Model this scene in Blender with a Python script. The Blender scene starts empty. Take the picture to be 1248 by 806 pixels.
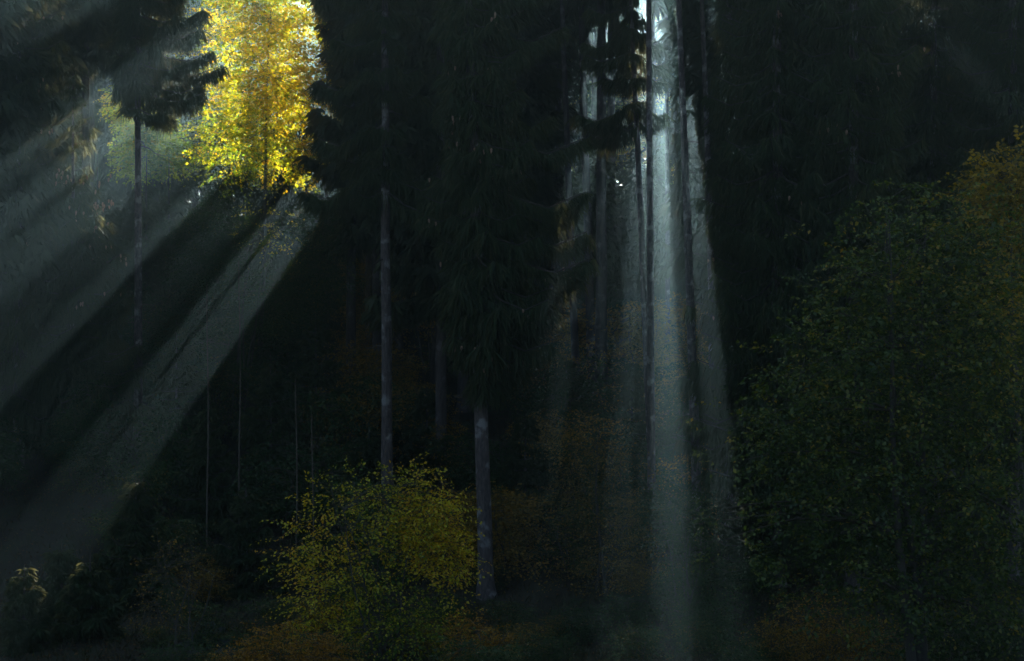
import bpy, math
import numpy as np
R = np.random.default_rng(11)

# ------------------------------------------------------------------ camera, sky, sun, exposure
scene = bpy.context.scene
C = scene.collection
F = 2000.0                                  # focal length in pixels of a 1248 wide picture
cam = bpy.data.objects.new('camera', bpy.data.cameras.new('camera'))
C.objects.link(cam); scene.camera = cam
cam.location = (0, 0, 0); cam.rotation_euler = (math.radians(90), 0, 0)
cam.data.sensor_width = 36; cam.data.lens = 36 * F / 1248
cam.data.clip_start = 0.1; cam.data.clip_end = 4000
VP = np.array([795.0, -310.0])              # where the light rays come together in the picture
SUN = np.array([(VP[0] - 624) / F, 1.0, (403 - VP[1]) / F]); SUN /= np.linalg.norm(SUN)
elev = math.asin(SUN[2]); azim = math.atan2(SUN[0], SUN[1])
w = bpy.data.worlds.new('World'); scene.world = w; w.use_nodes = True
nt = w.node_tree
sky = nt.nodes.new('ShaderNodeTexSky'); sky.sky_type = 'NISHITA'; sky.sun_disc = False
sky.sun_elevation = elev; sky.sun_rotation = azim; sky.dust_density = 2.5
nt.links.new(sky.outputs[0], nt.nodes['Background'].inputs[0])
SKY_STRENGTH = 0.018
nt.nodes['Background'].inputs[1].default_value = SKY_STRENGTH
sl = bpy.data.lights.new('sun', 'SUN'); sl.energy = 5.0; sl.angle = math.radians(0.85); sl.color = (1.0, 0.94, 0.83)
so = bpy.data.objects.new('sun', sl); C.objects.link(so)
so.rotation_euler = (math.radians(90) - elev, 0, math.pi - azim)
so.location = (10, 200, 80)
vs = scene.view_settings
vs.view_transform = 'Standard'; vs.look = 'None'; vs.exposure = 2.6; vs.gamma = 1.0; vs.use_curve_mapping = False
cy = scene.cycles
cy.max_bounces = 4; cy.diffuse_bounces = 2; cy.glossy_bounces = 1; cy.transmission_bounces = 2
cy.volume_bounces = 0; cy.transparent_max_bounces = 4
cy.use_denoising = True; cy.adaptive_threshold = 0.004; cy.sample_clamp_indirect = 2.0
HAZE_DENSITY = 0.0020
HAZE_G = 0.85

# ------------------------------------------------------------------ helpers
def at(px, py, d):                          # a point of the picture at its real distance
    return np.array([(px - 624) / F * d, d, (403 - py) / F * d])
GP = [(-400, 30), (-110, 24), (-60, 12), (-8, -1.2), (2, -1.7), (12, -4.2), (30, -8.2), (45, -9.5), (56, -9.2), (85, -2.4),
      (112, 3.5), (150, 8.5), (220, 17), (300, 24), (420, 28), (900, 28)]
GX = np.array([p[0] for p in GP], float); GY = np.array([p[1] for p in GP], float)
def ground(x, y):
    x = np.asarray(x, float); y = np.asarray(y, float)
    h = sum(np.interp(y + o, GX, GY) for o in (-4, -2, 0, 2, 4)) / 5
    h = h + 0.22 * np.sin(x * .33 + 1.3 * np.sin(y * .21)) + .16 * np.sin(y * .47 + x * .19) + .07 * np.sin(x * 1.3 + y * .9)
    h = h + 0.028 * np.clip(x - 8, 0, 30)
    near = np.exp(-((y) / 12.0) ** 2)
    return h - 0.35 * near
def gz(x, y): return float(ground(x, y))

def mesh_obj(name, V, Fc, mat, parent=None, smooth=False, tint=None):
    """V (n,3) points, Fc (m,k) faces all of one size k."""
    V = np.asarray(V, np.float32); Fc = np.asarray(Fc, np.int32)
    me = bpy.data.meshes.new(name)
    m, k = Fc.shape
    me.vertices.add(len(V)); me.vertices.foreach_set('co', V.ravel())
    me.loops.add(m * k); me.loops.foreach_set('vertex_index', Fc.ravel())
    me.polygons.add(m)
    me.polygons.foreach_set('loop_start', np.arange(0, m * k, k, dtype=np.int32))
    if smooth: me.polygons.foreach_set('use_smooth', np.ones(m, bool))
    if tint is not None:
        a = me.attributes.new('tint', 'FLOAT', 'FACE'); a.data.foreach_set('value', np.asarray(tint, np.float32))
    me.update(calc_edges=True)
    if mat: me.materials.append(mat)
    o = bpy.data.objects.new(name, me); C.objects.link(o)
    if parent: o.parent = parent
    return o
def empty(name, loc, label, cat, group=None):
    o = bpy.data.objects.new(name, None); C.objects.link(o); o.location = loc; o.empty_display_size = .3
    o['label'] = label; o['category'] = cat
    if group: o['group'] = group
    return o
def nrm(a): return a / np.maximum(np.linalg.norm(a, axis=-1, keepdims=True), 1e-9)

def tube(P, r, n=8, wob=0.0, seed=0):
    """rings along P (m,3) with radii r -> V, quads"""
    P = np.asarray(P, float); r = np.asarray(r, float); m = len(P)
    T = nrm(np.gradient(P, axis=0))
    ref = np.where(np.abs(T[:, 2:3]) > .9, np.array([[1., 0, 0]]), np.array([[0, 0, 1.]]))
    A = nrm(np.cross(T, ref)); B = np.cross(T, A)
    th = np.linspace(0, 2 * np.pi, n, endpoint=False)
    rr = r[:, None] * np.ones((m, n))
    if wob: rr = rr * (1 + wob * np.random.default_rng(seed).standard_normal((m, n)))
    V = P[:, None] + rr[..., None] * (np.cos(th)[None, :, None] * A[:, None] + np.sin(th)[None, :, None] * B[:, None])
    i = np.arange(m - 1)[:, None] * n + np.arange(n)[None]
    j = np.arange(m - 1)[:, None] * n + (np.arange(n)[None] + 1) % n
    Q = np.stack([i, j, j + n, i + n], -1).reshape(-1, 4)
    return V.reshape(-1, 3), Q
def join(parts):
    V = []; Q = []; o = 0
    for v, q in parts:
        V.append(v); Q.append(q + o); o += len(v)
    return np.concatenate(V), np.concatenate(Q)

# ------------------------------------------------------------------ gaps in the canopy that let the sun through
def q60(P):                                 # slide points along the light to the plane y = 60 -> picture pixels there
    P = np.asarray(P, float); t = (60 - P[..., 1]) / SUN[1]
    X = P[..., 0] + t * SUN[0]; Z = P[..., 2] + t * SUN[2]
    return np.stack([624 + F * X / 60, 403 - F * Z / 60], -1)
GAPS = []
def gap(gate, d, poly, jit=3.0, soft=9.0):
    poly = VP + (np.asarray(poly, float) - VP) * d / 60
    GAPS.append((gate, poly, jit, soft))
def sector(s1, s2, r1, r2):                 # slopes are -dx/dy seen from the vanishing point
    out = []
    for s, r in ((s1, r1), (s2, r1), (s2, r2), (s1, r2)):
        out.append(VP + r * np.array([-s, 1]) / math.hypot(s, 1))
    return out
def inside(q, poly):
    x, y = q[..., 0], q[..., 1]; c = np.zeros(x.shape, bool); n = len(poly)
    for i in range(n):
        x1, y1 = poly[i]; x2, y2 = poly[(i + 1) % n]
        if y1 == y2: continue
        c ^= ((y1 > y) != (y2 > y)) & (x < (x2 - x1) * (y - y1) / (y2 - y1) + x1)
    return c
def in_gap(P, upto=1e9):
    q = q60(P); hit = np.zeros(q.shape[:-1], bool)
    ax = tuple(range(q.ndim - 1)); qlo = q.min(ax); qhi = q.max(ax); dmax = P[..., 1].max()
    for gate, poly, jit, soft in GAPS:
        if gate > upto: continue
        lo = poly.min(0) - 30; hi = poly.max(0) + 30
        if dmax < gate or (qhi < lo).any() or (qlo > hi).any(): continue
        sel = (P[..., 1] > gate) & (q[..., 0] > lo[0]) & (q[..., 0] < hi[0]) & (q[..., 1] > lo[1]) & (q[..., 1] < hi[1])
        if not sel.any(): continue
        qq = q[sel] + np.stack([np.sin(q[sel][:, 1] * .11) + np.sin(q[sel][:, 1] * .31 + 1), np.sin(q[sel][:, 0] * .13)], -1) * jit
        cen = (poly.min(0) + poly.max(0)) / 2; half = (poly.max(0) - poly.min(0)) / 2
        near = np.clip((118 - P[..., 1][sel]) / 25, 0, 1)[:, None]
        qq = cen + (qq - cen) * (half / (half + soft * near))
        hit[sel] |= inside(qq, poly)
    return hit
# right: shafts between the slim trunks
gap(20, 60, [(797, 225), (815, 225), (820, 362), (799, 362)], 1.0)
gap(20, 60, [(844, 235), (854, 235), (867, 360), (854, 360)], 1.0, 7)
gap(20, 60, [(777, 225), (784, 225), (783, 275), (776, 275)], 1.0, 4)
gap(66.9, 60, [(770, 88), (784, 86), (784, 195), (772, 198)], 2.0, 3)
gap(61.2, 60, [(799, 35), (807, 35), (807, 80), (800, 80)], 1.0)
gap(61.2, 60, [(815, 22), (822, 22), (822, 60), (816, 60)], 1.0)
# chinks that light the twigs of the dark spruces from behind
gap(57.4, 60, [(636, 92), (642, 90), (648, 150), (643, 152)], 2.0, 3)
gap(57.0, 60, [(564, 120), (570, 118), (571, 138), (566, 140)], 2.0, 3)
gap(56.8, 60, [(681, 215), (687, 212), (691, 270), (686, 272)], 2.0, 3)
gap(56.8, 60, [(681, 372), (687, 370), (688, 395), (683, 396)], 2.0, 3)
def chink(gate, x, y, w, h): w = w * 2.5; h = h * 1.3; gap(gate, 60, [(x - w * .4, y - h), (x + w * .7, y - h * .8), (x + w, y + h * .9), (x - w, y + h)], .6, 3)
for x, y, w, h in ((868, 30, 1.9, 7), (880, 48, 1.8, 6), (872, 215, 1.8, 8), (886, 158, 2.2, 7), (900, 90, 1.6, 6), (910, 200, 1.6, 6)): chink(62.6, x, y, w, h)
for x, y, w, h in ((1126, 25, 2.6, 6), (1142, 40, 2.6, 8), (1150, 30, 2, 6), (1150, 85, 1.8, 9), (1170, 32, 2.5, 5), (1192, 30, 2.6, 5), (1206, 26, 2, 5), (1178, 70, 1.6, 5), (1130, 90, 1.6, 6)): chink(65, x, y, w * 1.1, h)
for x, y, w, h in ((1196, 165, 2.4, 7), (1208, 175, 2, 5)): chink(58.8, x, y, w, h)
# left: the beech and the wide shafts below it
gap(91, 82, [(245, -40), (404, -40), (400, 110), (388, 215), (345, 225), (290, 215), (250, 150)], 5.0, 4)
for s1, s2 in ((.705, .735), (.748, .772), (.79, .808)): gap(56, 80, sector(s1, s2, 700, 745), 1.0, 8)
for s1, s2 in ((.995, 1.03), (1.04, 1.085), (1.095, 1.145), (1.155, 1.20), (1.21, 1.245), (1.265, 1.30), (1.33, 1.365), (1.39, 1.42), (1.46, 1.485), (1.53, 1.56)): gap(30, 80, sector(s1, s2, 722, 778), 1.0, 7)
gap(90, 95, [(118, 112), (232, 116), (234, 228), (122, 228)], 4.0, 4)
for k in range(2): gap(90.8, 110, [(710 + 26 * k, 25), (714 + 26 * k, 25), (714 + 26 * k, 120), (710 + 26 * k, 120)], .6, 3)
for k in range(1, 5): gap(76, 85, [(694 + 17 * k, 45), (697.7 + 17 * k, 45), (697.7 + 17 * k, 160), (694 + 17 * k, 165)], .6, 4)

# ------------------------------------------------------------------ materials
def new_mat(name):
    m = bpy.data.materials.new(name); m.use_nodes = True
    t = m.node_tree; t.nodes.clear()
    return m, t, t.nodes.new('ShaderNodeOutputMaterial')
def ramp(t, cols):
    r = t.nodes.new('ShaderNodeValToRGB'); e = r.color_ramp.elements
    e[0].position = cols[0][0]; e[0].color = (*cols[0][1], 1); e[1].position = cols[-1][0]; e[1].color = (*cols[-1][1], 1)
    for p, c in cols[1:-1]:
        k = e.new(p); k.color = (*c, 1)
    return r
def leaf_mat(name, cols, trans, tcol=(1, 1, .55), gloss=.05, blend='MULTIPLY'):
    m, t, out = new_mat(name); N = t.nodes; L = t.links
    at_ = N.new('ShaderNodeAttribute'); at_.attribute_name = 'tint'
    rp = ramp(t, cols); L.new(at_.outputs['Fac'], rp.inputs[0])
    d = N.new('ShaderNodeBsdfDiffuse'); L.new(rp.outputs[0], d.inputs[0])
    mu = N.new('ShaderNodeMix'); mu.data_type = 'RGBA'; mu.blend_type = blend; mu.inputs[0].default_value = 1
    L.new(rp.outputs[0], mu.inputs[6]); mu.inputs[7].default_value = (*tcol, 1)
    tr = N.new('ShaderNodeBsdfTranslucent'); L.new(mu.outputs[2], tr.inputs[0])
    mx = N.new('ShaderNodeMixShader'); mx.inputs[0].default_value = trans
    L.new(d.outputs[0], mx.inputs[1]); L.new(tr.outputs[0], mx.inputs[2])
    g = N.new('ShaderNodeBsdfGlossy'); g.inputs['Roughness'].default_value = .45; g.inputs[0].default_value = (.8, .8, .8, 1)
    m2 = N.new('ShaderNodeMixShader'); m2.inputs[0].default_value = gloss
    L.new(mx.outputs[0], m2.inputs[1]); L.new(g.outputs[0], m2.inputs[2]); L.new(m2.outputs[0], out.inputs[0])
    return m
def bark_mat(name, dark, light, lichen, scale=1.0):
    m, t, out = new_mat(name); N = t.nodes; L = t.links
    tc = N.new('ShaderNodeTexCoord'); mp = N.new('ShaderNodeMapping'); L.new(tc.outputs['Object'], mp.inputs[0])
    mp.inputs['Scale'].default_value = (9 * scale, 9 * scale, 2.2 * scale)
    n1 = N.new('ShaderNodeTexNoise'); n1.inputs['Scale'].default_value = 1.6; n1.inputs['Detail'].default_value = 7; n1.inputs['Roughness'].default_value = .7
    L.new(mp.outputs[0], n1.inputs['Vector'])
    vo = N.new('ShaderNodeTexVoronoi'); vo.inputs['Scale'].default_value = 1.3; L.new(mp.outputs[0], vo.inputs['Vector'])
    rp = ramp(t, [(.3, dark), (.72, light)]); L.new(n1.outputs['Fac'], rp.inputs[0])
    n2 = N.new('ShaderNodeTexNoise'); n2.inputs['Scale'].default_value = 2.7; n2.inputs['Detail'].default_value = 5
    L.new(tc.outputs['Object'], n2.inputs['Vector'])
    lr = ramp(t, [(.54, (0, 0, 0)), (.66, (1, 1, 1))]); L.new(n2.outputs['Fac'], lr.inputs[0])
    mx = N.new('ShaderNodeMix'); mx.data_type = 'RGBA'; L.new(lr.outputs[0], mx.inputs[0]); L.new(rp.outputs[0], mx.inputs[6]); mx.inputs[7].default_value = (*lichen, 1)
    b = N.new('ShaderNodeBsdfPrincipled'); b.inputs['Roughness'].default_value = .9; L.new(mx.outputs[2], b.inputs['Base Color'])
    ad = N.new('ShaderNodeMath'); ad.operation = 'ADD'; L.new(n1.outputs['Fac'], ad.inputs[0]); L.new(vo.outputs['Distance'], ad.inputs[1])
    bp = N.new('ShaderNodeBump'); bp.inputs['Strength'].default_value = .9; bp.inputs['Distance'].default_value = .04
    L.new(ad.outputs[0], bp.inputs['Height']); L.new(bp.outputs[0], b.inputs['Normal'])
    L.new(b.outputs[0], out.inputs[0])
    return m
def plain_noise(name, cols, scale, rough=.95, bump=.3):
    m, t, out = new_mat(name); N = t.nodes; L = t.links
    tc = N.new('ShaderNodeTexCoord'); n = N.new('ShaderNodeTexNoise'); n.inputs['Scale'].default_value = scale; n.inputs['Detail'].default_value = 9; n.inputs['Roughness'].default_value = .68
    L.new(tc.outputs['Object'], n.inputs['Vector'])
    rp = ramp(t, cols); L.new(n.outputs['Fac'], rp.inputs[0])
    b = N.new('ShaderNodeBsdfPrincipled'); b.inputs['Roughness'].default_value = rough; L.new(rp.outputs[0], b.inputs['Base Color'])
    bp = N.new('ShaderNodeBump'); bp.inputs['Strength'].default_value = bump; bp.inputs['Distance'].default_value = .1
    L.new(n.outputs['Fac'], bp.inputs['Height']); L.new(bp.outputs[0], b.inputs['Normal']); L.new(b.outputs[0], out.inputs[0])
    return m
M = {}
M['needle'] = leaf_mat('spruce_needles', [(0, (.018, .046, .018)), (.6, (.032, .070, .024)), (1, (.075, .085, .032))], .28, (.30, .28, .11), .02, 'MIX')
M['needle_far'] = leaf_mat('spruce_needles_far', [(0, (.03, .055, .028)), (1, (.06, .085, .04))], .26, (.28, .26, .11), .02, 'MIX')
M['beech'] = leaf_mat('beech_leaves', [(0, (.20, .34, .02)), (.35, (.46, .50, .02)), (.75, (.90, .68, .02)), (1, (.90, .54, .015))], .76, (1, 1, .6), .03)
M['beech_green'] = leaf_mat('beech_leaves_green', [(0, (.20, .36, .02)), (.6, (.45, .52, .02)), (1, (.7, .5, .03))], .65, (1, 1, .5), .03)
M['hornbeam'] = leaf_mat('hornbeam_leaves', [(0, (.04, .085, .02)), (.45, (.12, .19, .035)), (.8, (.28, .28, .03)), (1, (.5, .33, .03))], .4, (1, 1, .4), .05)
M['maple'] = leaf_mat('maple_leaves', [(0, (.12, .14, .025)), (.5, (.36, .27, .03)), (1, (.62, .44, .03))], .45, (1, .9, .4), .04)
M['yellow'] = leaf_mat('yellow_leaves', [(0, (.10, .22, .015)), (.3, (.45, .46, .015)), (.65, (.85, .72, .015)), (1, (.88, .5, .015))], .3, (1, 1, .5), .05)
M['orange'] = leaf_mat('orange_leaves', [(0, (.20, .13, .02)), (.5, (.46, .24, .02)), (1, (.62, .36, .02))], .4, (1, .9, .5), .04)
M['brown'] = leaf_mat('brown_leaves', [(0, (.06, .10, .02)), (.5, (.27, .20, .03)), (1, (.50, .29, .03))], .35, (1, .9, .5), .04)
M['dark'] = leaf_mat('undergrowth_leaves', [(0, (.03, .08, .02)), (.7, (.07, .13, .03)), (1, (.22, .17, .03))], .3, (1, 1, .5), .04)
M['grass'] = leaf_mat('grass_blades', [(0, (.035, .055, .02)), (.6, (.07, .07, .03)), (1, (.12, .09, .04))], .3, (1, 1, .5), .03)
M['litter'] = leaf_mat('leaf_litter', [(0, (.06, .04, .025)), (.6, (.13, .075, .03)), (1, (.22, .12, .03))], .1, (1, .9, .5), .03)
M['bark'] = bark_mat('spruce_bark', (.04, .034, .036), (.23, .195, .19), (.34, .34, .35))
M['bark_far'] = bark_mat('spruce_bark_far', (.06, .05, .05), (.14, .12, .12), (.19, .18, .19), .7)
M['twig'] = plain_noise('dead_twigs', [(.3, (.07, .06, .05)), (.7, (.17, .15, .13))], 8)
M['pale_wood'] = plain_noise('pale_dead_wood', [(.3, (.09, .075, .06)), (.7, (.20, .17, .14))], 6)
M['beech_bark'] = plain_noise('grey_bark', [(.3, (.06, .06, .055)), (.7, (.14, .13, .12))], 5)
M['cone'] = plain_noise('spruce_cones', [(.3, (.34, .21, .15)), (.7, (.58, .40, .30))], 14)
M['soil'] = plain_noise('forest_soil', [(.3, (.018, .015, .011)), (.5, (.04, .034, .02)), (.62, (.035, .045, .02)), (.8, (.08, .055, .03))], .9)
M['rock'] = plain_noise('grey_rock', [(.3, (.03, .035, .035)), (.7, (.09, .105, .105))], 3)

# ------------------------------------------------------------------ ground
def build_ground():
    xs = np.concatenate([np.linspace(-400, -60, 18)[:-1], np.linspace(-60, 60, 121), np.linspace(60, 400, 18)[1:]])
    ys = np.concatenate([np.linspace(-300, -10, 30)[:-1], np.linspace(-10, 130, 141), np.linspace(130, 500, 50)[1:]])
    X, Y = np.meshgrid(xs, ys); Z = ground(X, Y)
    V = np.stack([X, Y, Z], -1).reshape(-1, 3); nx = len(xs); ny = len(ys)
    i = (np.arange(ny - 1)[:, None] * nx + np.arange(nx - 1)[None]).ravel()
    o = mesh_obj('ground', V, np.stack([i, i + 1, i + nx + 1, i + nx], -1), M['soil'], smooth=True)
    o['kind'] = 'structure'
build_ground()

# ------------------------------------------------------------------ spruce builder
def strips(P, D, L, W, rng, kink=.35):
    """hanging twig = two quads narrowing to its tip. P,D (n,3), L,W (n,) -> V, quads"""
    n = len(P)
    side = nrm(np.cross(D, rng.standard_normal((n, 3))))
    D2 = nrm(D + kink * np.array([0, 0, -1.]) + .2 * rng.standard_normal((n, 3)))
    m = P + D * (L * .5)[:, None]; e = m + D2 * (L * .5)[:, None]
    w0 = (W * .35)[:, None]; w1 = (W * .5)[:, None]; w2 = (W * .08)[:, None]
    V = np.stack([P - side * w0, P + side * w0, m + side * w1, m - side * w1, e + side * w2, e - side * w2], 1)
    b = np.arange(n)[:, None] * 6
    Q = np.concatenate([b + np.array([[0, 1, 2, 3]]), b + np.array([[3, 2, 4, 5]])], 1).reshape(-1, 4)
    return V.reshape(-1, 3), Q

def spruce_geo(H, hb, rad, nstrip, rng, sl=(.25, .6), sw=.07, droop=.35, topw=.12, whorl=.42, lean=(0, 0), side=None, gapiness=.0, thin_low=True, weep=1.0):
    """trunk-local geometry; returns foliage (V,Q), wood (V,Q). side(z,az)->length factor"""
    zs = []
    z = hb
    while z < H - .3:
        n = rng.integers(4, 7)
        a0 = rng.uniform(0, 6.28)
        for k in range(n):
            zs.append((z + rng.uniform(-.2, .2), a0 + k * 6.283 / n + rng.uniform(-.35, .35)))
        z += whorl * rng.uniform(.75, 1.3)
    zs = np.array(zs); zb, az = zs[:, 0], zs[:, 1]
    u = (zb - hb) / (H - hb)
    prof = np.minimum((1 - u) ** .75, 1.0) * np.clip(.55 + u * 6, 0, 1) if thin_low else (1 - u) ** .75
    Lb = rad * (prof * (1 - topw) + topw * (1 - u)) * rng.uniform(.62, 1.15, len(zb))
    if side is not None: Lb = Lb * side(zb, az)
    if gapiness: Lb = np.where(rng.random(len(zb)) < gapiness, Lb * .3, Lb)
    Lb = np.maximum(Lb, .12)
    lx = lean[0] * zb / H; ly = lean[1] * zb / H
    def bpos(i, t):
        L = Lb[i]; r = L * t
        dz = -droop * L * (1.5 * t - .75 * t ** 2) * (1 - .6 * u[i]) * 1.0 + .16 * L * np.maximum(t - .65, 0) / .35 + .35 * u[i] * r
        return np.stack([lx[i] + r * np.cos(az[i]), ly[i] + r * np.sin(az[i]), zb[i] + dz], -1)
    p = Lb / Lb.sum()
    i = rng.choice(len(zb), nstrip, p=p)
    t = rng.beta(1.5, 1.05, nstrip)
    base = bpos(i, t)
    out = np.stack([np.cos(az[i]), np.sin(az[i]), np.zeros(nstrip)], -1)
    lat = np.stack([-np.sin(az[i]), np.cos(az[i]), np.zeros(nstrip)], -1)
    sg = rng.choice([-1, 1], nstrip)
    spread = (Lb[i] * .28 * (1.12 - t) + .08) * rng.random(nstrip) ** .8 * sg
    fwd = np.abs(spread) * .55
    base = base + lat * spread[:, None] + out * fwd[:, None] + np.array([0, 0, -1.]) * (np.abs(spread) * .25)[:, None]
    hang = weep * rng.uniform(.35, 1.6, nstrip) * (1 - .5 * u[i])
    D = nrm(out * (.55 + .35 * rng.standard_normal(nstrip))[:, None] + lat * (sg * rng.uniform(.1, .9, nstrip))[:, None] - np.array([0, 0, 1.]) * hang[:, None] + .25 * rng.standard_normal((nstrip, 3)))
    Ls = rng.uniform(sl[0], sl[1], nstrip) * (1 - .35 * u[i])
    fol = strips(base, D, Ls, sw * rng.uniform(.6, 1.4, nstrip), rng)
    wood = []
    tt = np.linspace(0, 1, 4)
    for k in range(len(zb)):
        pts = np.stack([bpos(np.array([k]), np.array([a]))[0] for a in tt]) 
        wood.append(tube(pts, .012 + Lb[k] * .014 * (1 - tt * .85), 3))
    return fol, join(wood), (bpos, zb, az, Lb, u)

def trunk_geo(H, r0, lean=(0, 0), n=14, seg=22, seed=0, flare=.5, bend=0.0, top=.06):
    rng = np.random.default_rng(seed)
    z = np.concatenate([[-.5, 0, .12, .3, .6, 1.0, 1.6], np.linspace(2.4, H, seg)])
    u = np.clip(z / H, 0, 1)
    r = r0 * ((1 - u) ** .8 * (1 - top) + top) * (1 + flare * np.exp(-np.clip(z, 0, 9) / .32))
    x = lean[0] * u + bend * np.sin(u * 5.0) + np.cumsum(rng.standard_normal(len(z))) * r0 * .03
    y = lean[1] * u
    V, Q = tube(np.stack([x, y, z], -1), r, n, .035, seed)
    return V, Q

def cull(VQ, loc, k=4, fs=6):
    """take away the twigs that would stand in a sun gap (fs verts and 2 faces each)"""
    V, Q = VQ
    n = len(V) // fs
    keep = ~in_gap(V.reshape(n, fs, 3) + loc).any(1)
    if keep.all(): return V, Q, keep
    V2 = V.reshape(n, fs, 3)[keep].reshape(-1, 3)
    per = len(Q) // n
    idx = np.arange(keep.sum())[:, None, None] * fs
    Q2 = (Q.reshape(n, per, k)[:1] + idx).reshape(-1, k)
    return V2, Q2, keep

def dead_branch(tr, z, az, L, r, droop, rng, mat, x0=0, y0=0):
    t = np.linspace(0, 1, 6)
    P = np.stack([x0 + L * t * math.cos(az) + .04 * L * np.sin(t * 7 + az), y0 + L * t * math.sin(az), z + L * (.18 * t - droop * t ** 2)], -1)
    parts = [tube(P, r * (1 - .85 * t), 4)]
    for k in range(rng.integers(2, 6)):
        tt = rng.uniform(.3, .9); p0 = np.array([np.interp(tt, t, P[:, j]) for j in range(3)])
        d = nrm(np.array([math.cos(az) + rng.uniform(-.9, .9), math.sin(az) + rng.uniform(-.9, .9), rng.uniform(-.8, .2)]))
        l = L * rng.uniform(.15, .4)
        parts.append(tube(np.stack([p0, p0 + d * l * .5 + [0, 0, -.02], p0 + d * l + [0, 0, -.06 * l]]), [r * .4, r * .3, r * .1], 3))
    V, Q = join(parts)
    return mesh_obj('dead_branch', V, Q, mat, tr)

def cones_part(tr, info, n, zlo, zhi, rng, size=.17):
    bpos, zb, az, Lb, u = info
    ok = np.where((zb > zlo) & (zb < zhi))[0]
    if not len(ok): return
    i = rng.choice(ok, max(1, n // 4)); i = np.repeat(i, 4)[:n]
    t = rng.uniform(.45, 1.0, len(i))
    P = bpos(i, t) + rng.standard_normal((len(i), 3)) * [.18, .18, .08] - [0, 0, .12]
    parts = []
    for p in P:
        l = size * rng.uniform(.75, 1.2); d = nrm(np.array([rng.uniform(-.15, .15), rng.uniform(-.15, .15), -1]))
        parts.append(tube(np.stack([p, p + d * l * .2, p + d * l * .65, p + d * l]), np.array([.012, .035, .032, .008]) * size / .15, 5))
    V, Q = join(parts)
    o = mesh_obj('cones', V, Q, M['cone'], tr); o['kind'] = 'stuff'

def spruce(px, d, H, hb, rad, r0, label, seed, nstrip=26000, base_px=None, lean_px=0.0, group=None, name='spruce_tree', cones=None, dead=None,
           sl=(.25, .8), sw=.05, droop=.35, whorl=.42, side=None, gapiness=0.0, mat='needle', bark='bark', topw=.12, thin_low=True, bend=0.0, weep=1.9):
    """px = where the trunk crosses picture height base_px (default the ground); lean_px = sideways pixels per 100 pixels up"""
    rng = np.random.default_rng(seed)
    x = (px - 624) / F * d; z0 = gz(x, d)
    if base_px is not None:                  # px given at picture height base_px: move along the lean
        zz = (403 - base_px) / F * d - z0
        x -= lean_px / 100 * zz; z0 = gz(x, d)
    lean = (lean_px / 100 * H, 0)
    loc = np.array([x, d, z0])
    root = empty(name, loc, label, 'spruce' if 'spruce' in name else 'tree', group)
    V, Q = trunk_geo(H, r0, lean, seed=seed, bend=bend)
    mesh_obj('trunk', V, Q, M[bark], root, True)
    fol, wood, info = spruce_geo(H, hb, rad, nstrip, rng, sl, sw, droop, topw, whorl, lean, side, gapiness, thin_low, weep)
    V, Q, keep = cull(fol, loc)
    tint = np.repeat(rng.random(len(V) // 6) ** 1.5, 2)
    mesh_obj('crown', V, Q, M[mat], root, tint=tint)
    n = len(wood[0]) // 12
    V, Q, keep = cull(wood, loc, 4, 12)
    mesh_obj('branches', V, Q, M['twig'], root)['kind'] = 'stuff'
    if cones:
        for c in [cones] if not isinstance(cones, list) else cones: cones_part(root, info, c[0], c[1], c[2], rng, c[3] if len(c) > 3 else .17)
    if dead:
        for zlo, zhi, n, L, azs in dead:
            for k in range(n):
                z = rng.uniform(zlo, zhi); a = rng.uniform(*azs)
                dead_branch(root, z, a, L * rng.uniform(.35, 1.25), .028, rng.uniform(.1, .7), rng, M['twig'], lean[0] * z / H)
    return root

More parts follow.
